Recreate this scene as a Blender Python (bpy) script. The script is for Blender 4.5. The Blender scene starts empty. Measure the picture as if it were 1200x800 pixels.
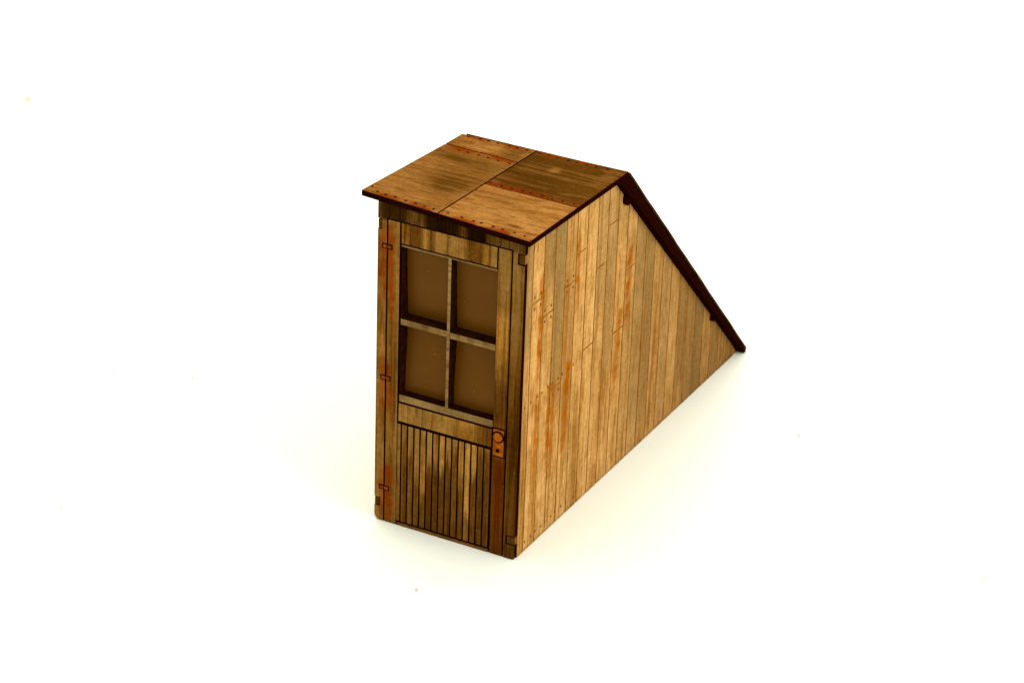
# A small weathered wooden shed model standing on a sheet of white paper.
# Model units: 1 = width of the shed front; S turns them into metres.
import bpy, math, random
import numpy as np
from mathutils import Matrix, Vector

S = 0.1
random.seed(4)
rng = np.random.default_rng(4)
scn = bpy.context.scene
COL = scn.collection

# ------------------------------------------------------------------ helpers
def lin(c):
    c = c / 255.0
    return c / 12.92 if c <= 0.04045 else ((c + 0.055) / 1.055) ** 2.4

def rgb(r, g, b, e=1.0):
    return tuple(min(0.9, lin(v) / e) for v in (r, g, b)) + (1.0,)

def sm(x, a, b):
    t = np.clip((np.asarray(x, float) - a) / (b - a), 0, 1)
    return t * t * (3 - 2 * t)

def band(x, a, b, f):
    return sm(x, a - f, a + f) * (1 - sm(x, b - f, b + f))

def streak(u, v, u0, v0, u1, v1, w):
    """a run of stain that starts at (u0,v0), ends lower at (u1,v1)"""
    k = np.clip((v0 - v) / max(1e-6, v0 - v1), 0, 1)
    c = u0 + (u1 - u0) * k
    wig = 0.2 * w * np.sin(v * 31 + u0 * 50) + 0.12 * w * np.sin(v * 83 + u0 * 20)
    d = np.abs(u - c - wig)
    body = 0.72 + 0.28 * np.sin(v * 23 + u0 * 90) * np.sin(v * 57 + u0 * 30)
    return body * np.clip(2.2 - 2.0 * d / w, 0, 1) * sm(v, v1 - 0.02, v1 + 0.35 * (v0 - v1)) * (1 - sm(v, v0 - 0.015, v0 + 0.02))

class Mesh:
    """collects vertices (model units), faces, material slots and per-vertex floats"""
    KEYS = ('tone', 'rust', 'grey', 'dark', 'seed')
    def __init__(self):
        self.v, self.f, self.m = [], [], []
        self.a = {k: [] for k in self.KEYS}
    def add(self, verts, faces, mat=0, **attr):
        o = len(self.v)
        self.v += [tuple(p) for p in verts]
        self.f += [tuple(i + o for i in q) for q in faces]
        self.m += [mat] * len(faces)
        n = len(verts)
        for k in self.KEYS:
            x = attr.get(k, 1.0 if k == 'tone' else 0.0)
            self.a[k] += list(np.broadcast_to(np.asarray(x, float), (n,)))
    def box(self, x0, x1, y0, y1, z0, z1, mat=0, **attr):
        v = [(x, y, z) for z in (z0, z1) for y in (y0, y1) for x in (x0, x1)]
        f = [(0, 2, 3, 1), (4, 5, 7, 6), (0, 1, 5, 4), (2, 6, 7, 3), (0, 4, 6, 2), (1, 3, 7, 5)]
        self.add(v, f, mat, **attr)
    def prism(self, prof, x0, x1, mat=0, **attr):
        """profile of (y,z) pairs swept along x"""
        n = len(prof)
        v = [(x0, y, z) for y, z in prof] + [(x1, y, z) for y, z in prof]
        f = [tuple(range(n - 1, -1, -1)), tuple(range(n, 2 * n))]
        f += [(i, (i + 1) % n, n + (i + 1) % n, n + i) for i in range(n)]
        self.add(v, f, mat, **attr)
    def disc(self, c, r1, r2, ax1, ax2, h, mat=0, n=12, **attr):
        """a low domed stud: ring, inner ring raised by h along ax1 x ax2"""
        c, ax1, ax2 = Vector(c), Vector(ax1), Vector(ax2)
        nn = ax1.cross(ax2).normalized()
        v = []
        for rr, hh in ((1, -0.004), (1, h * 0.55), (0.6, h)):
            for i in range(n):
                t = 2 * math.pi * i / n
                v.append(c + ax1 * (r1 * rr * math.cos(t)) + ax2 * (r2 * rr * math.sin(t)) + nn * hh)
        f = []
        for j in (0, n):
            f += [(j + i, j + (i + 1) % n, j + n + (i + 1) % n, j + n + i) for i in range(n)]
        f.append(tuple(range(2 * n, 3 * n)))
        self.add(v, f, mat, **attr)
    def tube(self, p0, p1, r, mat=0, n=14, **attr):
        p0, p1 = Vector(p0), Vector(p1)
        d = (p1 - p0).normalized()
        a = d.orthogonal().normalized(); b = d.cross(a)
        v = []
        for p in (p0, p1):
            for i in range(n):
                t = 2 * math.pi * i / n
                v.append(p + a * r * math.cos(t) + b * r * math.sin(t))
        f = [(i, (i + 1) % n, n + (i + 1) % n, n + i) for i in range(n)]
        f += [tuple(range(n - 1, -1, -1)), tuple(range(n, 2 * n))]
        self.add(v, f, mat, **attr)
    def panel(self, us, vs, fn, th, keep=None, mat=0, emat=None, attr=None):
        """dense sheet of cells us x vs; fn(u,v,w)->xyz with w the depth behind the
        face; cells where keep is False are cut out; edges get the slot emat"""
        emat = mat if emat is None else emat
        nu, nv = len(us), len(vs)
        K = [[True if keep is None else keep((us[i] + us[i + 1]) / 2, (vs[j] + vs[j + 1]) / 2)
              for j in range(nv - 1)] for i in range(nu - 1)]
        U = np.repeat(np.asarray(us, float), nv); V = np.tile(np.asarray(vs, float), nu)
        at = attr(U, V) if attr else {}
        P = [fn(u, v, 0.0) for u, v in zip(U, V)]
        fr = [(i * nv + j, (i + 1) * nv + j, (i + 1) * nv + j + 1, i * nv + j + 1)
              for i in range(nu - 1) for j in range(nv - 1) if K[i][j]]
        self.add(P, fr, mat, **at)
        Q, ef = [], []
        def wall(i0, j0, i1, j1):
            o = len(Q)
            for (i, j) in ((i0, j0), (i1, j1)):
                Q.append(fn(us[i], vs[j], 0.0)); Q.append(fn(us[i], vs[j], th))
            ef.append((o, o + 1, o + 3, o + 2))
        for i in range(nu - 1):
            for j in range(nv - 1):
                if not K[i][j]: continue
                if i == 0 or not K[i - 1][j]: wall(i, j, i, j + 1)
                if i == nu - 2 or not K[i + 1][j]: wall(i + 1, j + 1, i + 1, j)
                if j == 0 or not K[i][j - 1]: wall(i + 1, j, i, j)
                if j == nv - 2 or not K[i][j + 1]: wall(i, j + 1, i + 1, j + 1)
        self.add(Q, ef, emat, tone=1.0)
    def build(self, name, mats, parent=None):
        me = bpy.data.meshes.new(name)
        me.from_pydata([(x * S, y * S, z * S) for x, y, z in self.v], [], self.f)
        if not isinstance(mats, (list, tuple)): mats = [mats]
        for m in mats: me.materials.append(m)
        me.polygons.foreach_set('material_index', self.m)
        for k in self.KEYS:
            at = me.attributes.new(k, 'FLOAT', 'POINT')
            at.data.foreach_set('value', np.asarray(self.a[k], np.float32))
        me.update()
        o = bpy.data.objects.new(name, me)
        COL.objects.link(o)
        if parent is not None: o.parent = parent
        return o

def lines(a, b, step, extra=()):
    n = max(1, int(round((b - a) / step)))
    s = set(round(a + (b - a) * i / n, 5) for i in range(n + 1))
    out = sorted(s)
    for e in extra:
        if a < e < b:
            out = [x for x in out if abs(x - e) > step * 0.3 or x in (out[0], out[-1])]
            out.append(round(e, 5)); out.sort()
    return out

# ---------------------------------------------------------------- materials
class Nodes:
    def __init__(self, name):
        self.mat = bpy.data.materials.new(name); self.mat.use_nodes = True
        self.t = self.mat.node_tree
        self.bsdf = self.t.nodes['Principled BSDF']
    def n(self, kind, **kw):
        x = self.t.nodes.new(kind)
        for k, v in kw.items(): setattr(x, k, v)
        return x
    def put(self, sock, v):
        if v is None: return
        if isinstance(v, bpy.types.NodeSocket): self.t.links.new(v, sock)
        else: sock.default_value = v
    def math(self, op, a, b=None, clamp=False):
        x = self.n('ShaderNodeMath', operation=op, use_clamp=clamp)
        self.put(x.inputs[0], a); self.put(x.inputs[1], b)
        return x.outputs[0]
    def vmath(self, op, a, b):
        x = self.n('ShaderNodeVectorMath', operation=op)
        self.put(x.inputs[0], a); self.put(x.inputs[1], b)
        return x.outputs[0]
    def mix(self, f, a, b, blend='MIX'):
        x = self.n('ShaderNodeMix', data_type='RGBA', blend_type=blend)
        self.put(x.inputs[0], f); self.put(x.inputs[6], a); self.put(x.inputs[7], b)
        return x.outputs[2]
    def attr(self, k):
        return self.n('ShaderNodeAttribute', attribute_name=k).outputs['Fac']
    def noise(self, vec, scale=1.0, detail=3.0, rough=0.55, dist=0.0):
        x = self.n('ShaderNodeTexNoise')
        self.put(x.inputs['Vector'], vec)
        x.inputs['Scale'].default_value = scale; x.inputs['Detail'].default_value = detail
        x.inputs['Roughness'].default_value = rough; x.inputs['Distortion'].default_value = dist
        return x.outputs['Fac']
    def remap(self, x, a, b, lo=0.0, hi=1.0):
        m = self.n('ShaderNodeMapRange', interpolation_type='SMOOTHSTEP')
        self.put(m.inputs[0], x)
        for i, v in zip((1, 2, 3, 4), (a, b, lo, hi)): m.inputs[i].default_value = v
        return m.outputs[0]

def wood(name, light, mid, deep, grey, rust, axis, pore=0.5, fine=70, hair=0.35, gnoise=(0.3, 0.58, 0.35), spec=0.0, rough=0.7):
    """weathered ply: streaks along axis, short dark pores, grey wash, rust, dark stain and painted shade
    placed by the per-vertex floats"""
    N = Nodes(name)
    co = N.n('ShaderNodeTexCoord').outputs['Object']
    co = N.vmath('MULTIPLY', co, (1 / S, 1 / S, 1 / S))
    comb = N.n('ShaderNodeCombineXYZ')
    sd = N.attr('seed')
    for i, k in enumerate((7.3, 3.1, 5.7)):
        N.put(comb.inputs[i], N.math('MULTIPLY', sd, k))
    co2 = N.vmath('ADD', co, comb.outputs[0])
    def stretched(a, l):
        s = [a, a, a]; s['xyz'.index(axis)] = l
        return N.vmath('MULTIPLY', co2, tuple(s))
    fine_n = N.noise(stretched(fine, 1.6), 1, 3, 0.6)
    wide_n = N.noise(stretched(11, 0.8), 1, 3, 0.55, 0.3)
    pore_n = N.noise(stretched(fine * 1.3, 7), 1, 2, 0.5)
    blot = N.noise(co2, 5.5, 4, 0.6)
    mott = N.noise(co2, 38, 3, 0.65)
    g = N.math('ADD', N.math('MULTIPLY', fine_n, 0.5), N.math('MULTIPLY', wide_n, 0.5))
    g = N.math('ADD', N.math('MULTIPLY', fine_n, 0.68), N.math('MULTIPLY', wide_n, 0.32))
    c = N.mix(N.remap(g, 0.30, 0.54), deep, mid)
    c = N.mix(N.remap(N.math('ADD', N.math('MULTIPLY', wide_n, 0.6), N.math('MULTIPLY', blot, 0.4)), 0.40, 0.72), c, light)
    c = N.mix(N.math('MULTIPLY', N.remap(pore_n, 0.53, 0.66), pore), c, deep)
    gf = N.math('MULTIPLY', N.attr('grey'), N.remap(N.math('ADD', N.math('ADD', N.math('MULTIPLY', wide_n, 0.6), N.math('MULTIPLY', blot, 0.4)), N.math('MULTIPLY', N.math('SUBTRACT', fine_n, 0.5), 0.7)), gnoise[0], gnoise[1], gnoise[2], 1.0), True)
    c = N.mix(gf, c, N.mix(0.35, grey, N.mix(N.remap(fine_n, 0.35, 0.65), deep, grey)))
    hair_n = N.noise(stretched(fine * 1.1, 0.55), 1, 2, 0.5)
    c = N.mix(N.math('MULTIPLY', N.remap(hair_n, 0.56, 0.68), hair), c, deep)
    rf = N.math('MULTIPLY', N.attr('rust'), N.remap(N.math('ADD', N.math('MULTIPLY', mott, 0.5), N.math('MULTIPLY', fine_n, 0.5)), 0.32, 0.54, 0.5, 1.0), True)
    c = N.mix(rf, c, rust)
    df = N.math('MULTIPLY', N.attr('dark'), N.remap(N.math('ADD', N.math('MULTIPLY', blot, 0.45), N.math('MULTIPLY', wide_n, 0.55)), 0.35, 0.58, 0.65, 1.0), True)
    c = N.mix(df, c, N.mix(1.0, c, (0.30, 0.22, 0.13, 1), 'MULTIPLY'))
    tn = N.n('ShaderNodeCombineColor')
    t = N.attr('tone')
    for i in range(3): N.put(tn.inputs[i], t)
    c = N.mix(1.0, c, tn.outputs[0], 'MULTIPLY')
    mm = N.n('ShaderNodeCombineColor'); mv = N.remap(N.math('ADD', N.math('MULTIPLY', mott, 0.6), N.math('MULTIPLY', blot, 0.4)), 0.34, 0.66, 0.80, 1.12)
    for i in range(3): N.put(mm.inputs[i], mv)
    c = N.mix(1.0, c, mm.outputs[0], 'MULTIPLY')          # fine mottling of the stain
    # tiny pale scuffs
    c = N.mix(N.math('MULTIPLY', N.remap(N.noise(co2, 55, 1, 0.4), 0.765, 0.80), 0.55), c, light)
    N.put(N.bsdf.inputs['Base Color'], c)
    N.put(N.bsdf.inputs['Roughness'], N.remap(fine_n, 0.3, 0.7, rough + 0.1, rough - 0.06))
    N.bsdf.inputs['Specular IOR Level'].default_value = spec
    b = N.n('ShaderNodeBump'); b.inputs['Strength'].default_value = 0.35; b.inputs['Distance'].default_value = 0.004 * S
    N.put(b.inputs['Height'], N.math('ADD', fine_n, N.math('MULTIPLY', pore_n, 0.5)))
    N.put(N.bsdf.inputs['Normal'], b.outputs[0])
    return N.mat

def plain(name, a, b, scale=30, rough=0.8, spec=0.0):
    """two-tone speckle for char, rust plates and studs"""
    N = Nodes(name)
    co = N.n('ShaderNodeTexCoord').outputs['Object']
    co = N.vmath('MULTIPLY', co, (1 / S, 1 / S, 1 / S))
    f = N.noise(co, scale, 4, 0.6)
    N.put(N.bsdf.inputs['Base Color'], N.mix(N.remap(f, 0.35, 0.65), a, b))
    N.bsdf.inputs['Roughness'].default_value = rough
    N.bsdf.inputs['Specular IOR Level'].default_value = spec
    bm = N.n('ShaderNodeBump'); bm.inputs['Strength'].default_value = 0.3; bm.inputs['Distance'].default_value = 0.004 * S
    N.put(bm.inputs['Height'], f); N.put(N.bsdf.inputs['Normal'], bm.outputs[0])
    return N.mat

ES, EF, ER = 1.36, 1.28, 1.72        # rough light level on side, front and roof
M_SIDE = wood('side_wood', rgb(224, 174, 108, ES), rgb(208, 154, 84, ES), rgb(158, 106, 40, ES), rgb(152, 124, 74, ES), rgb(172, 92, 3, ES), 'z', 0.5, 27, 0.6)
M_FRONT = wood('door_wood', rgb(172, 123, 56, EF), rgb(140, 92, 28, EF), rgb(82, 46, 5, EF), rgb(152, 115, 58, EF), rgb(140, 60, 5, EF), 'z', 0.5, 50, 0.5)  # darker stain than the side, with part of the front's shade in the colour
M_FRAME = wood('sash_wood', rgb(170, 136, 84, EF), rgb(140, 108, 60, EF), rgb(84, 52, 12, EF), rgb(150, 120, 70, EF), rgb(150, 60, 8, EF), 'x', 0.4, 55)
M_ROOF = wood('roof_ply', rgb(204, 143, 74, ER), rgb(176, 116, 48, ER), rgb(124, 72, 14, ER), rgb(102, 64, 14, ER), rgb(146, 62, 10, ER), 'x', 0.6, 30, 0.25, (0.30, 0.64, 0.18))
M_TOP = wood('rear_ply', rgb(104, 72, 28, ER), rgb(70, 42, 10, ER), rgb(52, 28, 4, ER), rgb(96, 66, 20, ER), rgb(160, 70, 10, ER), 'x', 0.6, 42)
M_CHAR = plain('char', (0.009, 0.0010, 0.0004, 1), (0.014, 0.0022, 0.0007, 1), 40, 0.9, 0.0)  # char of the cut edges; its colour also stands for shade under the roofs
M_JAMB = plain('burnt_jamb', (0.016, 0.0035, 0.0008, 1), (0.030, 0.008, 0.0015, 1), 18, 0.9, 0.0)
M_GROOVE = plain('engraved_line', (0.035, 0.008, 0.002, 1), (0.05, 0.012, 0.003, 1), 40, 0.9, 0.0)
M_SIDEGROOVE = plain('board_joint', rgb(148, 90, 18, ES), rgb(190, 130, 48, ES), 9, 0.9, 0.0)
M_RUSTPLATE = plain('rusty_plate', rgb(138, 64, 8, EF), rgb(170, 92, 20, EF), 22, 0.6)
M_HINGE = plain('rusty_hinge', rgb(122, 54, 8, EF), rgb(150, 78, 18, EF), 30, 0.6)
M_STUD = plain('stud', rgb(58, 20, 6, ER), rgb(84, 34, 8, ER), 60, 0.6)
M_NAIL = plain('nail', rgb(128, 82, 30, ES), rgb(108, 62, 18, ES), 60, 0.7)

def pane_material():
    N = Nodes('film_reflection')
    co = N.n('ShaderNodeTexCoord').outputs['Object']
    co = N.vmath('MULTIPLY', co, (1 / S, 1 / S, 1 / S))
    f = N.noise(co, 3.5, 2, 0.5)
    dust = N.noise(co, 60, 1, 0.4)
    c = N.mix(N.remap(f, 0.3, 0.7), rgb(100, 59, 8, EF), rgb(108, 65, 11, EF))  # reflection of the white tabletop painted into the film's base colour
    c = N.mix(N.remap(dust, 0.79, 0.83), c, rgb(150, 110, 60, EF))
    N.put(N.bsdf.inputs['Base Color'], c)
    N.bsdf.inputs['Roughness'].default_value = 0.32
    N.bsdf.inputs['Specular IOR Level'].default_value = 0.12
    N.bsdf.inputs['Specular Tint'].default_value = (1.0, 0.62, 0.25, 1)
    return N.mat
M_PANE = pane_material()

# ------------------------------------------------------------------- shed
shed = bpy.data.objects.new('model_shed', None)
shed.empty_display_size = 0.02
COL.objects.link(shed)
shed['label'] = 'small weathered wooden shed with four-pane door and rusty riveted roof on white paper'
shed['category'] = 'model shed'

RZ = lambda y: (2.2208 - 0.0512 * y) / 0.9987          # top surface of the front roof
UZ = lambda y: RZ(y) - 0.0365                          # its underside
BACK = lambda y: (3.345 - y) * 0.9715                  # underside of the rear slope
APEX = 1.157

# ---- front wall: two posts and a header, notched for the side-wall tabs
def round_foot(x, z, r=0.042):
    """the sanded bottom corners"""
    for cx, s in ((0.0, 1), (1.0, -1)):
        dx = (x - cx) * s
        r = 0.042 if s > 0 else 0.016
        if dx < r and z < r:
            a, b = r - dx, r - z
            q = max(a, b)
            L = math.hypot(a, b)
            if L > 0:
                k = q / L
                return cx + s * (r - a * k), r - b * k
    return x, z

NOTCH = [(0.0, 0.034, 2.008, 2.078), (0.0, 0.042, 0.100, 0.168), (0.952, 1.0, 2.002, 2.076), (0.937, 1.0, 0.100, 0.164)]
def keep_front(x, z):
    if any(a < x < b and c < z < d for a, b, c, d in NOTCH): return False
    if 0.062 < x < 0.922 and z < 2.090: return False
    return True

def front_attr(U, V):
    rust = 1.1 * streak(U, V, 0.035, 2.02, 0.045, 1.45, 0.03) + 0.9 * streak(U, V, 0.04, 1.15, 0.045, 0.72, 0.03)
    rust += 0.8 * streak(U, V, 0.05, 0.40, 0.05, 0.0, 0.025)
    dark = 1.0 * (1 - sm(U, 0.0, 0.03)) * band(V, 0.9, 2.1, 0.2) * 0.5 + 0.7 * (1 - sm(V, 1.1, 1.7)) * sm(U, 0.9, 0.93)
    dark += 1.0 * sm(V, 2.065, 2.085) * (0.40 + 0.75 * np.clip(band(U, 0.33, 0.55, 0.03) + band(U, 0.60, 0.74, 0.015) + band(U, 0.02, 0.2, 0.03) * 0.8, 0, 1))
    dark += 0.45 * sm(U, 0.955, 1.0)
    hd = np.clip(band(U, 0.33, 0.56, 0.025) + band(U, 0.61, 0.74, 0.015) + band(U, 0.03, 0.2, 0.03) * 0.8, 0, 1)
    tone = 0.95 - sm(V, 2.065, 2.085) * (0.30 + 0.42 * hd)  # header: stain bands plus the eave's shade painted in as darker tone
    grey = 0.1 * (V > 2.08) + 0.65 * band(U, 0.93, 0.98, 0.02) * sm(V, 1.2, 1.7) + 0.4 * (U < 0.06) * (1 - sm(V, 0.5, 0.9))
    return dict(rust=rust, dark=dark, grey=grey, seed=0.37 + 0 * U, tone=tone)

mb = Mesh()
us = lines(0, 1.0, 0.02, [0.034, 0.042, 0.062, 0.922, 0.952, 0.937, 0.012, 0.03])
vs = lines(0, 2.184, 0.02, [0.100, 0.168, 0.164, 2.008, 2.078, 2.002, 2.076, 2.090, 0.015, 0.03])
def front_fn(x, z, w):
    x, z = round_foot(x, z)
    return (x, w, z + 0.001)
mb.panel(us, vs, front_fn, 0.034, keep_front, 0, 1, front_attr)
for a, b, c, d in NOTCH:
    mb.box(max(a, 0.006), min(b, 0.994), 0.006, 0.033, c - 0.001, d + 0.001, 1)
front_wall = mb.build('front_wall', [M_FRONT, M_CHAR], shed)

# ---- door: charred core board with the window cut out, boards laid on it
WX0, WX1, WZ0, WZ1 = 0.164, 0.822, 0.922, 1.928
PANE_Y = lambda z: 0.074 + 0.024 * math.exp(-((z - 1.40) / 0.30) ** 2)
core = Mesh()
core.panel(lines(0.05, 0.93, 0.06, [WX0, WX1]), lines(0.001, 2.10, 0.06, [WZ0, WZ1]),
           lambda x, z, w: (x, 0.010 + w, z), 0.085,
           lambda x, z: not (WX0 < x < WX1 and WZ0 < z < WZ1), 0, 1)
door = core.build('door', [M_CHAR, M_JAMB], shed)

def board(name, x0, x1, z0, z1, attr, mat=M_FRONT, y=0.0, th=0.0125, step=0.02, keep=None, xs=(), zs=()):
    b = Mesh()
    b.panel(lines(x0, x1, step, xs), lines(z0, z1, step, zs), lambda x, z, w: (x, y + w, z), th, keep, 0, 1, attr)
    return b.build(name, [mat, M_CHAR], door)

def stile_left(U, V):
    r = 1.3 * streak(U, V, 0.085, 2.05, 0.10, 1.35, 0.03) + 0.9 * streak(U, V, 0.085, 1.12, 0.105, 0.70, 0.03) + 1.4 * streak(U, V, 0.09, 0.42, 0.10, -0.05, 0.035)
    d = 0.5 * band(V, 0.9, 1.35, 0.2) + 0.35 * (1 - sm(V, 0.3, 0.8))
    return dict(rust=r, dark=d, grey=0.75 * sm(U, 0.11, 0.15), seed=1.9 + 0 * U, tone=1.02 + 0 * U)
def stile_right(U, V):
    red = band(V, -0.1, 0.69, 0.03)
    r = 0.55 * red * band(U, 0.84, 0.90, 0.03) + 0.35 * streak(U, V, 0.86, 0.95, 0.86, 0.86, 0.06) + 0.5 * streak(U, V, 0.875, 0.66, 0.875, 0.2, 0.03)
    d = 0.95 * red + 0.9 * band(V, 0.86, 1.28, 0.10) * sm(1.5 - V, 0.1, 0.4) + 0.25 * band(V, 1.62, 1.72, 0.03)
    return dict(rust=r, dark=d, grey=0.55 * sm(V, 1.72, 1.85), seed=2.7 + 0 * U, tone=1.0 + 0.34 * band(V, 1.36, 1.66, 0.08))
def rail_top(U, V):
    d = 0.95 * (band(U, 0.205, 0.31, 0.012) + band(U, 0.345, 0.405, 0.01) * 0.9 + band(U, 0.605, 0.725, 0.012) * 0.85 + band(U, 0.12, 0.166, 0.01) * 0.3)
    return dict(dark=d, grey=0.55 * band(U, 0.42, 0.60, 0.05) + 0.5 * sm(U, 0.73, 0.78), seed=3.3 + 0 * U, tone=1.2 + 0 * U)
def rail_lock(U, V):
    d = 0.9 * sm(U, 0.725, 0.75) + 0.25 * band(U, 0.3, 0.36, 0.02)
    return dict(dark=d, grey=0.55 - 0.5 * sm(U, 0.5, 0.6), seed=4.1 + 0 * U, tone=1.14 + 0 * U)
board('stile', 0.0735, 0.1525, 0.004, 2.081, stile_left)
board('stile', 0.8255, 0.9115, 0.004, 2.081, stile_right)
board('top_rail', 0.1645, 0.8145, 1.9475, 2.081, rail_top)
board('lock_rail', 0.1645, 0.8145, 0.743, 0.866, rail_lock)
board('bottom_rail', 0.156, 0.8145, 0.003, 0.023, lambda U, V: dict(dark=0.55 + 0 * U, seed=5.2 + 0 * U, tone=0.95 + 0 * U), step=0.04)

# tongue-and-groove lower panel, one mesh: each strip takes its own wash line
bd = Mesh()
xs = [0.156] + [0.1855 + 0.0447 * k for k in range(14)] + [0.8145]
wash = [0.35, 0.60, 0.52, 0.33, 0.25, 0.46, 0.50, 0.47, 0.55, 0.62, 0.40, 0.20, 0.50, 0.68, 0.70]
lit = [1.0, 1.05, 1.15, 1.2, 1.6, 1.25, 1.25, 1.55, 1.15, 1.1, 1.4, 1.6, 1.5, 1.0, 0.95]
low = [0.6, 0.62, 0.6, 0.5, 0.62, 1.05, 0.85, 0.9, 0.85, 0.7, 0.75, 0.25, 0.75, 0.85, 0.8]
for k in range(15):
    a, b = xs[k] + (0.0055 if k else 0), xs[k + 1] - 0.0055
    def at(U, V, k=k):
        w = wash[k] + 0.04 * np.sin(U * 170 + k)
        dk = 0.85 * low[k] * (1 - sm(V, w - 0.05, w + 0.05))
        dk = dk + 0.12
        return dict(dark=dk, grey=(0.75 if k in (1, 2, 3, 5, 8, 9) else 0.3) * sm(V, w, w + 0.1), seed=6 + k * 1.37 + 0 * U, tone=1 + (lit[k] - 1) * sm(V, w - 0.02, w + 0.05))
    bd.panel(lines(a, b, 0.012), lines(0.036, 0.7225, 0.018), lambda x, z, w: (x, w, z), 0.0125, None, 0, 1, at)
bd.build('beadboard', [M_FRONT, M_CHAR], door)

# window: sash strip, glazing bars reaching back to the film, the bowed film
for z0, z1, at in ((0.8785, 0.9250, lambda U, V: dict(grey=0.4 + 0 * U, dark=0.35 * (1 - band(U, 0.2, 0.42, 0.05)), tone=1.1 + 0 * U, seed=20 + 0 * U)),
                   (1.9255, 1.9365, lambda U, V: dict(dark=0.2 + 0 * U, tone=0.9 + 0 * U, seed=21 + 0 * U))):
    wf = Mesh()
    wf.panel(lines(WX0 + 0.001, WX1 - 0.003, 0.02), lines(z0, z1, 0.012), lambda x, z, w: (x, 0.003 + w, z), 0.02, None, 0, 1, at)
    wf.build('sash_strip', [M_FRAME, M_CHAR], door)

mv = Mesh()
zz = lines(0.9255, 1.925, 0.025)
def deep_panel(mesh, us, vs, y0, attr):
    def fn(x, z, w):
        return (x, y0 if w == 0 else PANE_Y(z) + 0.004, z)
    mesh.panel(us, vs, fn, 1.0, None, 0, 1, attr)
deep_panel(mv, [0.4865, 0.4965, 0.5065], zz, 0.004,
           lambda U, V: dict(grey=0.95 * sm(V, 1.30, 1.36), dark=0.25 * (1 - sm(V, 1.28, 1.34)), tone=1.08 + 0.1 * sm(V, 1.3, 1.4), seed=22 + 0 * U))
mv.build('muntin', [M_FRAME, M_JAMB], door)
mh = Mesh()
att = lambda U, V: dict(grey=0.5 + 0 * U, dark=0.7 * (np.sin(U * 60) > 0.2) * 0.5 + 0.4 * band(U, 0.26, 0.42, 0.04) + 0.25 * band(U, 0.55, 0.66, 0.05), tone=1.0 + 0.18 * band(U, 0.42, 0.6, 0.04) + 0.1 * sm(U, 0.68, 0.75), seed=23 + 0 * U)
deep_panel(mh, lines(WX0 + 0.001, 0.4860, 0.02), [1.4035, 1.4135, 1.4235, 1.4335, 1.4415], 0.006, att)
deep_panel(mh, lines(0.5070, WX1 - 0.003, 0.02), [1.3985, 1.4085, 1.4185, 1.4285, 1.4370], 0.006, att)
mh.build('muntin', [M_FRAME, M_JAMB], door)
pn = Mesh()
pn.panel(lines(WX0 - 0.03, WX1 + 0.03, 0.06), lines(WZ0 - 0.03, WZ1 + 0.03, 0.03), lambda x, z, w: (x, PANE_Y(z) + w, z), 0.006)
pane = pn.build('window_pane', M_PANE, door)
for p in pane.data.polygons: p.use_smooth = True

# hinges: two rusty leaves with a burnt outline, across the gap at the hanging edge
for hz, ht in ((1.9035, 0.017), (1.0156, 0.0165), (0.2437, 0.0165)):
    h = Mesh()
    hw, g = 0.036, 0.0075
    cx = 0.0675
    h.box(cx - hw, cx + hw, -0.0025, 0.011, hz - ht, hz + ht, 0)
    h.box(cx - hw + g, cx - 0.0035, -0.0045, -0.001, hz - ht + g, hz + ht - g, 1)
    h.box(cx + 0.0035, cx + hw - g, -0.0045, -0.001, hz - ht + g, hz + ht - g, 1)
    h.build('hinge', [M_CHAR, M_HINGE], door)

# lock plate, knob ring and keyhole
lp = Mesh()
lp.box(0.8195, 0.9105, -0.0025, 0.011, 0.6865, 0.8870, 0)
lp.box(0.8300, 0.9020, -0.0050, -0.001, 0.6975, 0.8770, 1)
lp.build('lock_plate', [M_CHAR, M_RUSTPLATE], door)
kn = Mesh()
kn.disc((0.8640, -0.0055, 0.8285), 0.0415, 0.0395, (1, 0, 0), (0, 0, 1), 0.004, 0, 32)
kn.disc((0.8640, -0.0085, 0.8285), 0.0310, 0.0295, (1, 0, 0), (0, 0, 1), 0.006, 1, 32)
kn.build('door_knob', [M_CHAR, M_RUSTPLATE], door)
kh = Mesh()
kh.disc((0.8630, -0.0055, 0.7345), 0.0135, 0.0135, (1, 0, 0), (0, 0, 1), 0.003, 0, 18)
kh.build('keyhole', M_CHAR, door)

# ---- side walls: boards over a core
RUST = [  # start (y,z), end (y,z), width, strength
    (0.240, 1.86, 0.226, 1.10, 0.026, 1.25), (0.595, 1.72, 0.570, 1.05, 0.022, 0.85), (0.632, 1.10, 0.612, 0.42, 0.034, 1.35),
    (0.716, 1.92, 0.724, 1.48, 0.024, 1.15), (0.382, 1.04, 0.379, 0.50, 0.022, 1.35), (0.450, 1.06, 0.430, 0.40, 0.030, 0.95),
    (0.222, 1.06, 0.224, 0.42, 0.026, 1.10), (1.462, 1.56, 1.448, 0.98, 0.034, 1.20), (1.355, 1.17, 1.290, 0.52, 0.034, 1.00),
    (0.665, 1.30, 0.625, 0.98, 0.020, 0.55), (0.080, 0.9, 0.080, 0.6, 0.02, 0.3), (1.15, 0.75, 1.12, 0.4, 0.03, 0.3), (1.93, 0.8, 1.90, 0.45, 0.03, 0.4)]
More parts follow.
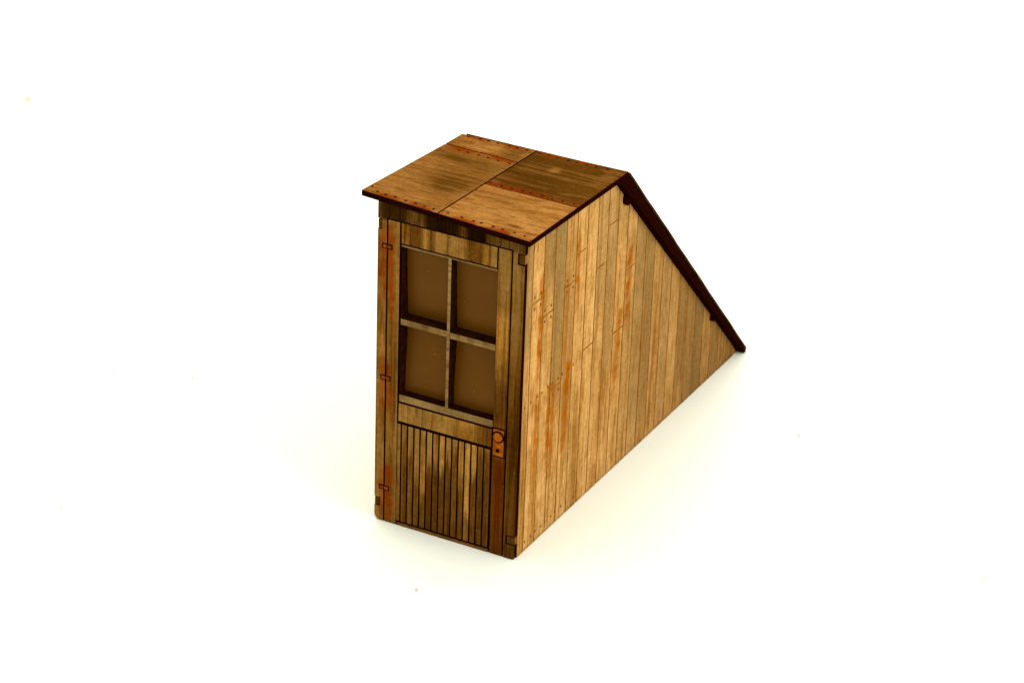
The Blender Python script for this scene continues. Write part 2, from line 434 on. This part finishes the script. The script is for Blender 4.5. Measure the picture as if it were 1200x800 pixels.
GREY = {0: (0.85, 1.36, 2.3), 2: (0.95, 1.75, 2.3), 3: (1.0, 0.95, 2.3), 4: (0.65, 0.55, 1.75), 7: (0.55, 1.3, 2.3), 8: (0.6, 0.8, 2.0), 9: (0.4, 1.7, 2.3),
        10: (0.35, 0.2, 1.3), 11: (0.6, 0.2, 2.0), 12: (0.75, 0.2, 2.0), 14: (0.45, 0.1, 1.4), 16: (0.7, 0.2, 1.2), 17: (0.55, 0.0, 1.2), 18: (0.9, 0.0, 1.2), 20: (0.6, 0.0, 1)}
JOINT = {1: 1.703, 2: 1.559, 3: 1.0015, 4: 1.640, 5: 1.803, 6: 1.0905, 7: 1.5935, 8: 1.828, 9: 1.0250, 10: 1.411}
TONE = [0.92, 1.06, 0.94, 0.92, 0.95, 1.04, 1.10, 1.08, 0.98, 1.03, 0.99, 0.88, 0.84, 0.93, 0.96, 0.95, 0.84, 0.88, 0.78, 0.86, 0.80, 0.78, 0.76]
EDGES = [0.0355] + [0.112 + 0.1437 * k for k in range(23)]

def top_z(y):
    return (UZ(y) if y < APEX else BACK(y)) - 0.002

def side_wall(flip):
    """flip: the far wall, the same boards on the other side"""
    X = (lambda w: 0.0 + w) if flip else (lambda w: 1.0 - w)
    m = Mesh()
    for k in range(23):
        a, b = EDGES[k] + (0.0060 if k else 0), EDGES[k + 1] - 0.0060
        b = min(b, 3.343)
        if b - a < 0.01: continue
        ys = lines(a, b, 0.018, [APEX])
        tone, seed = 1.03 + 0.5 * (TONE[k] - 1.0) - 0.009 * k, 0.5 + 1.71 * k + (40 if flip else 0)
        def at(U, Z, k=k, tone=tone, seed=seed):
            r = 0 * U
            for (y0, z0, y1, z1, w, s) in RUST: r = r + s * streak(U, Z, y0, z0, y1, z1 - 0.08, w * 1.18)
            g = 0 * U
            if k in GREY:
                s, lo, hi = GREY[k]; g = 0.85 * s * band(Z, lo, hi, 0.12)
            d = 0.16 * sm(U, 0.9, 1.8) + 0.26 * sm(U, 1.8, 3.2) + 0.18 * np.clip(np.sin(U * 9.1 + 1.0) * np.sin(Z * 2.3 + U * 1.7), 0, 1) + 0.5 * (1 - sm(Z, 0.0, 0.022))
            if k == 0: d = d + 0.35 * (1 - sm(U, 0.035, 0.06))
            return dict(rust=r, grey=g, dark=d, tone=tone + 0 * U, seed=seed + 0 * U)
        def piece(z0, z1f, at=at):
            n = max(2, int((z1f(a) - z0) / 0.025))
            vv = [i / n for i in range(n + 1)]
            Zf = lambda y, v: z0 + v * (z1f(y) - z0)
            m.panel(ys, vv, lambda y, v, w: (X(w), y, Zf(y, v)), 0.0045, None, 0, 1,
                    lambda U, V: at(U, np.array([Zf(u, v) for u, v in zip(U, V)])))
        if k in JOINT:
            zj = JOINT[k]
            piece(0.002, lambda y, z=zj: z - 0.0055)
            piece(zj + 0.0055, top_z)
        else:
            piece(0.002, lambda y: max(0.004, top_z(y)))
    # core behind the boards
    prof = [(0.036, 0.003), (3.335, 0.003), (APEX, top_z(APEX) - 0.004), (0.036, top_z(0.036) - 0.004)]
    m.prism(prof, *((0.0040, 0.05) if flip else (0.95, 0.9960)), mat=2)
    # nail heads
    def nail(y, z, r=0.0085):
        c = (-0.0 if flip else 1.0, y, z)
        e = 1 + 0.25 * random.random()
        m.disc(c, r, r * e, (0, 1, 0) if not flip else (0, -1, 0), (0, 0, 1), 0.002, 3, 10)
    for y, z in [(0.065, 1.034), (0.148, 1.036), (0.227, 1.040), (0.289, 1.039), (0.367, 1.045), (0.424, 1.043), (0.503, 1.044), (0.560, 1.048), (0.640, 1.048), (0.710, 1.048),
                 (0.211, 0.067), (0.273, 0.072), (0.347, 0.072), (0.399, 0.077), (0.480, 0.077), (0.537, 0.083), (0.620, 0.080), (0.135, 0.066), (0.800, 0.060), (0.69, 0.075)]:
        nail(y, z)
    for k, up, dn in ((1, 1, 1), (2, 1, 1), (4, 1, 1), (3, 0, 1)):
        y0, y1 = EDGES[k] + 0.032, EDGES[k + 1] - 0.030
        z = JOINT[k]
        for y in (y0, y1):
            if up: nail(y, z + 0.038)
            if dn: nail(y, z - 0.038)
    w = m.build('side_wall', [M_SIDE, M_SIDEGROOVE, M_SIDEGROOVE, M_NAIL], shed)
    # tenons that show in the notches of the front wall
    for (x0, x1, z0, z1) in (((0.0, 0.026, 2.016, 2.070), (0.0, 0.034, 0.108, 0.160)) if flip else ((0.961, 0.9995, 2.012, 2.067), (0.946, 0.9995, 0.109, 0.155))):
        t = Mesh()
        t.panel(lines(x0 + (0.003 if flip else 0), x1, 0.012), lines(z0, z1, 0.014), lambda x, z, w: (x, 0.0015 + w, z), 0.0350, None, 0, 0,
                lambda U, V: dict(grey=0.6 + 0 * U, dark=0.9 + 0 * U, seed=30 + 0 * U, tone=0.7 + 0 * U))
        t.build('tab', M_FRONT, w)
    return w
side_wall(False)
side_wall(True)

# ---- front roof: board with charred edges, underside shade put into its colour, carrying four riveted sheets
FL, FR, BR, BL = (-0.1245, 0.0153), (1.0835, -0.1135), (1.0500, 1.2600), (-0.1090, 1.2300)
TH = 0.009
def slab_corners(q, zf): return [(x, y, zf(y)) for x, y in q]
rf = Mesh()
q = [FL, FR, BR, BL]
rf.add(slab_corners(q, UZ) + slab_corners(q, lambda y: RZ(y) - TH), [(3, 2, 1, 0), (4, 5, 6, 7), (0, 1, 5, 4), (1, 2, 6, 5), (2, 3, 7, 6), (3, 0, 4, 7)], 0)
roof = rf.build('roof', M_CHAR, shed)

def front_y(x): return FL[1] + (FR[1] - FL[1]) * (x - FL[0]) / (FR[0] - FL[0])
def back_y(x): return BL[1] + (BR[1] - BL[1]) * (x - BL[0]) / (BR[0] - BL[0])
patch = lambda x, a: np.clip(0.9 + 0.9 * np.sin(x * 23 + a) + 0.5 * np.sin(x * 57 + 2 * a), 0.15, 1.5)
def roof_attr(which):
    def f(X, Y):
        fy = np.array([front_y(x) for x in X]); by = np.array([back_y(x) for x in X])
        r = (1 - sm(Y - fy, 0.018, 0.048 + 0.016 * np.sin(X * 31))) * patch(X, 0.4) * (0.9 if which != 'front_right' else 1.0)
        r = r + (1 - sm(by - Y, 0.022, 0.052 + 0.016 * np.sin(X * 27))) * patch(X, 2.0) * 0.85
        d = 0.0 * X
        g = 0.0 * X
        if which == 'front_left':
            r = r + 1.0 * sm(Y, 0.925, 0.965) * np.clip(0.75 + 0.5 * np.sin(X * 21 + 1), 0.3, 1.1)
            g = 0.75 * np.exp(-((X - 0.05 - 0.2 * np.sin(Y * 3)) / 0.26) ** 2) * (band(Y, 0.35, 0.95, 0.12)) + 0.25
            g = g + 0.5 * band(X, 0.15, 0.36, 0.08) * band(Y, 0.22, 0.5, 0.08) + 0.45 * band(Y, 0.80, 0.93, 0.03) * (1 - sm(X, 0.05, 0.2))
        if which == 'back_left':
            r = r + 0.8 * (1 - sm(Y, 1.012, 1.03)) * band(X, 0.15, 0.30, 0.03) + 0.9 * (1 - sm(Y, 1.01, 1.03)) * (1 - sm(X, -0.06, 0.0))
            g = 0.7 * band(X, 0.25, 0.41, 0.06) + 0.5 * (1 - sm(X, -0.1, 0.02)) * (1 - sm(Y, 1.08, 1.14)) + 0.2
        if which == 'back_right':
            r = r + 1.3 * (1 - sm(Y, 0.585 - 0.0 * X, 0.615)) * (1 - 0.55 * sm(X, 0.72, 0.95)) * np.clip(1.0 - 0.5 * sm(X, 0.70, 0.72) * (0.5 + 0.5 * np.sin(X * 60)), 0, 1)
            kn = np.exp(-(((X - 0.67) / 0.045) ** 2 + ((Y - 1.0) / 0.05) ** 2))
            g = 1.5 * (1 - 0.9 * kn) * (1 - 0.45 * band(X, 0.93, 1.06, 0.05) * sm(Y, 0.8, 1.0)) * (1 - 0.3 * (1 - sm(X, 0.42, 0.52)) * (1 - sm(Y, 0.62, 0.8)))
            d = 0.35 * (1 - kn) * (0.55 + 0.45 * np.sin(X * 7 + Y * 5))
        if which == 'front_right':
            g = 0.15 + 0.45 * np.exp(-((X - 0.62) / 0.12) ** 2 - ((Y - 0.38) / 0.1) ** 2) + 1.2 * np.exp(-((X - 0.90 + (Y - 0.05) * 0.3) / 0.055) ** 2 - ((Y - 0.045) / 0.018) ** 2)
        return dict(rust=np.clip(r, 0, 1.6), grey=g, dark=d, seed={'front_left': 50.3, 'back_left': 53.1, 'back_right': 57.7, 'front_right': 61.9}[which] + 0 * X,
                    tone={'front_left': 0.98, 'back_left': 0.98, 'back_right': 0.95, 'front_right': 1.10}[which] + 0 * X)
    return f

G = 0.0055
seam = lambda y: 0.4315 - 0.0135 * (y + 0.045) / 1.28
SHEETS = {
    'front_left': [FL, (seam(-0.04) - G, front_y(0.43)), (seam(0.99) - G, 0.9935 - G), (-0.1065, 1.0090 - G)],
    'back_left': [(-0.1065, 1.0090 + G), (seam(0.99) - G, 0.9935 + G), (seam(1.24) - G, back_y(0.41)), BL],
    'front_right': [(seam(-0.04) + G, front_y(0.44)), FR, (1.0668, 0.5305 - 0.004), (seam(0.54) + G, 0.5445 - 0.004)],
    'back_right': [(seam(0.54) + G, 0.5445 + 0.004), (1.0668, 0.5305 + 0.004), BR, (seam(1.24) + G, back_y(0.42))]}
RIVETS = {
    'front_left': [(0.020, 0.957), (0.083, 0.957), (0.161, 0.954), (0.229, 0.949), (0.305, 0.944), (0.385, 0.941), (-0.103, 0.105), (-0.0325, 0.046), (0.030, 0.036), (0.0965, 0.033), (0.177, 0.020), (0.247, 0.016), (0.313, 0.008), (0.378, 0.002)],
    'back_left': [(0.030, 1.212), (0.092, 1.213), (0.157, 1.2135), (0.237, 1.216), (0.294, 1.213), (0.365, 1.214), (-0.05, 1.205)],
    'front_right': [(0.48, -0.006), (0.5796, -0.0175), (0.663, -0.024), (0.716, -0.028), (0.799, -0.034), (0.866, -0.0405), (0.948, -0.0465), (1.02, -0.055)],
    'back_right': [(0.448, 0.584), (0.528, 0.575), (0.597, 0.573), (0.6735, 0.575), (0.728, 0.573), (0.806, 0.576), (0.879, 0.565), (0.947, 0.568), (1.023, 0.572),
                   (0.522, 1.206), (0.583, 1.205), (0.660, 1.206), (0.7165, 1.2095), (0.789, 1.2095), (0.853, 1.211), (0.455, 1.206), (0.93, 1.214)]}
for key, (A, B, Cc, Dd) in SHEETS.items():
    m = Mesh()
    def P(u, v):
        x = (1 - u) * (1 - v) * A[0] + u * (1 - v) * B[0] + u * v * Cc[0] + (1 - u) * v * Dd[0]
        y = (1 - u) * (1 - v) * A[1] + u * (1 - v) * B[1] + u * v * Cc[1] + (1 - u) * v * Dd[1]
        return x, y
    def fn(u, v, w):
        x, y = P(u, v)
        return (x, y, RZ(y) - w)
    nu = 40; nv = max(14, int(40 * abs(Dd[1] - A[1])))
    at = roof_attr(key)
    m.panel([i / nu for i in range(nu + 1)], [j / nv for j in range(nv + 1)], fn, TH - 0.0005, None, 0, 1,
            lambda U, V: at(*np.array([P(u, v) for u, v in zip(U, V)]).T))
    for x, y in RIVETS[key]:
        r = 0.0095 * (0.85 + 0.3 * random.random())
        m.disc((x, y, RZ(y)), r * 1.1, r, (1, 0, 0), (0, 1, -0.0513), 0.003, 2, 12)
    m.build('roof_sheet', [M_ROOF, M_CHAR, M_STUD], roof)

# ---- rear roof: board with charred edges and painted underside shade, down to the ground with a thin top ply and two battens below
RX0, RX1 = -0.100, 1.0530
rr = Mesh()
k = 0.0150
OUT = lambda y: 2.164 - (y - 1.256) * 1.0052
rr.prism([(1.162, 2.122), (3.345, 0.0015), (3.374, 0.0015), (3.3785, 0.010), (1.262, OUT(1.262) - 0.022)], RX0, RX1)
rear = rr.build('rear_roof', M_CHAR, shed)
tp = Mesh()
n = 60
ys = [1.272 + (3.380 - 1.272) * i / n for i in range(n + 1)]
wob = lambda y: 0.0015 * math.sin(y * 11) + 0.001 * math.sin(y * 23 + 1)
tp.panel([RX0 + 0.002 + (RX1 + 0.002 - RX0) * i / 24 for i in range(25)], ys,
         lambda x, y, w: (x + (wob(y) if x > 1 else 0), y - w * 0.709, OUT(y) - w * 0.705 + (0.002 if w == 0 else 0)), 0.013, None, 0, 0,
         lambda U, V: dict(dark=0.5 + 0.4 * np.sin(V * 9), grey=0.5 + 0 * U, seed=70 + 0 * U, tone=0.9 + 0 * U))
tp.build('roof_sheet', M_TOP, rear)
for (y, z, r) in ((1.345, 1.937, 0.042), (2.835, 0.487, 0.028)):
    b = Mesh()
    b.tube((-0.03, y, z), (1.028, y, z), r)
    b.build('batten', M_CHAR, rear)

# ------------------------------------------------------------------ paper
def SPECKS(dk, md, lt):
    return [(-5.962, 4.454, 0.040, 0.9, md), (-4.714, 5.784, 0.016, 0.9, md), (1.871, 2.426, 0.011, 0.8, dk), (3.596, 1.312, 0.030, 0.85, lt),
            (0.658, -0.613, 0.012, 0.7, dk), (1.02, -1.185, 0.010, 0.5, md), (-1.756, -0.908, 0.012, 0.9, md), (-2.535, 0.771, 0.010, 0.9, md),
            (-2.028, 0.995, 0.010, 0.9, md), (2.283, 3.658, 0.014, 0.8, md), (2.675, 2.381, 0.012, 0.8, md), (2.355, 1.542, 0.010, 0.8, md),
            (-2.633, 3.947, 0.040, 0.35, lt), (-5.75, 4.2, 0.06, 0.25, lt)]
def paper_material():
    N = Nodes('white_paper')
    co = N.n('ShaderNodeTexCoord').outputs['Object']
    co = N.vmath('MULTIPLY', co, (1 / S, 1 / S, 1 / S))
    base = N.mix(N.noise(co, 0.35, 3, 0.5), (0.838, 0.860, 0.722, 1), (0.848, 0.864, 0.736, 1))
    base = N.mix(N.math('MULTIPLY', N.remap(N.noise(co, 14, 3, 0.6), 0.55, 0.75), 0.25), base, (0.832, 0.850, 0.708, 1))
    def dotted(v):
        x = N.n('ShaderNodeVectorMath', operation='DOT_PRODUCT')
        N.put(x.inputs[0], co); x.inputs[1].default_value = v
        return x.outputs['Value']
    cc = N.n('ShaderNodeCombineXYZ')          # specks drawn out along the view direction to look round
    N.put(cc.inputs[0], dotted((0.885, 0.465, 0))); N.put(cc.inputs[1], dotted((-0.465 * 0.45, 0.885 * 0.45, 0)))
    flat = cc.outputs[0]
    dk, md, lt = (0.46, 0.37, 0.22, 1), (0.56, 0.49, 0.36, 1), (0.60, 0.56, 0.44, 1)
    for (x, y, r, s, colr) in SPECKS(dk, md, lt):
        d = N.n('ShaderNodeVectorMath', operation='DISTANCE')
        N.put(d.inputs[0], flat); d.inputs[1].default_value = (x * 0.885 + y * 0.465, (-x * 0.465 + y * 0.885) * 0.45, 0)
        dd = N.math('ADD', d.outputs['Value'], N.math('MULTIPLY', N.math('SUBTRACT', N.noise(co, 30, 2, 0.5), 0.5), r))
        base = N.mix(N.remap(dd, r * 0.4, r * 1.5, s, 0.0), base, colr)
    N.put(N.bsdf.inputs['Base Color'], base)
    N.bsdf.inputs['Roughness'].default_value = 0.9
    N.bsdf.inputs['Specular IOR Level'].default_value = 0.1
    return N.mat
pp = Mesh()
pp.add([(-60, -60, 0), (60, -60, 0), (60, 60, 0), (-60, 60, 0)], [(0, 1, 2, 3)])
paper = pp.build('tabletop', paper_material())
paper['kind'] = 'structure'
paper['label'] = 'plain white paper surface with a few tiny specks under the shed'
paper['category'] = 'tabletop'

# ------------------------------------------------------------------ camera
R = [[0.8846, 0.4650, 0.0360], [-0.2370, 0.3818, 0.8933], [-0.4017, 0.7987, -0.4480]]
CP = Vector((8.2119, -14.1191, 9.4720))
import json
R = np.array(R)
u_, s_, v_ = np.linalg.svd(R); R = u_ @ v_
cam = bpy.data.cameras.new('camera')
co = bpy.data.objects.new('camera', cam); COL.objects.link(co)
mw = Matrix.Identity(4)
for i in range(3):
    mw[i][0], mw[i][1], mw[i][2] = R[0][i], R[1][i], -R[2][i]
    mw[i][3] = CP[i] * S
co.matrix_world = mw
cam.sensor_width = 36.0
cam.lens = 3496.725 / 1200 * 36
cam.shift_x = -31.59 / 1200
cam.shift_y = -2.13 / 1200
cam.clip_start = 0.01; cam.clip_end = 100
cam.dof.use_dof = True
cam.dof.focus_distance = 17.9 * S
cam.dof.aperture_fstop = 18
scn.camera = co

# ------------------------------------------------------------------- light
W = bpy.data.worlds.new('World'); scn.world = W; W.use_nodes = True
bg = W.node_tree.nodes['Background']
bg.inputs['Color'].default_value = (1.0, 1.0, 0.985, 1)
bg.inputs['Strength'].default_value = 1.0

def softbox(name, loc, target, size, power, color=(1, 1, 1)):
    l = bpy.data.lights.new(name, 'AREA'); l.shape = 'SQUARE'; l.size = size * S
    l.energy = power; l.color = color
    o = bpy.data.objects.new(name, l); COL.objects.link(o)
    o.location = Vector(loc) * S
    d = (Vector(target) - Vector(loc)).normalized()
    o.rotation_euler = d.to_track_quat('-Z', 'Y').to_euler()
    return o
softbox('softbox', (-3, 4, 14), (0.6, 1.2, 0.8), 13, 15.0, (1.0, 0.99, 0.965))
softbox('side_fill', (14, -1, 11), (0.8, 1.4, 0.7), 11, 17.0, (1.0, 0.985, 0.95))  # unseen fill lamp added at the right to brighten floor and side wall

scn.view_settings.view_transform = 'Standard'
scn.view_settings.look = 'None'
scn.view_settings.exposure = 0.0
scn.view_settings.gamma = 1.0
scn.cycles.max_bounces = 8
scn.cycles.use_denoising = True
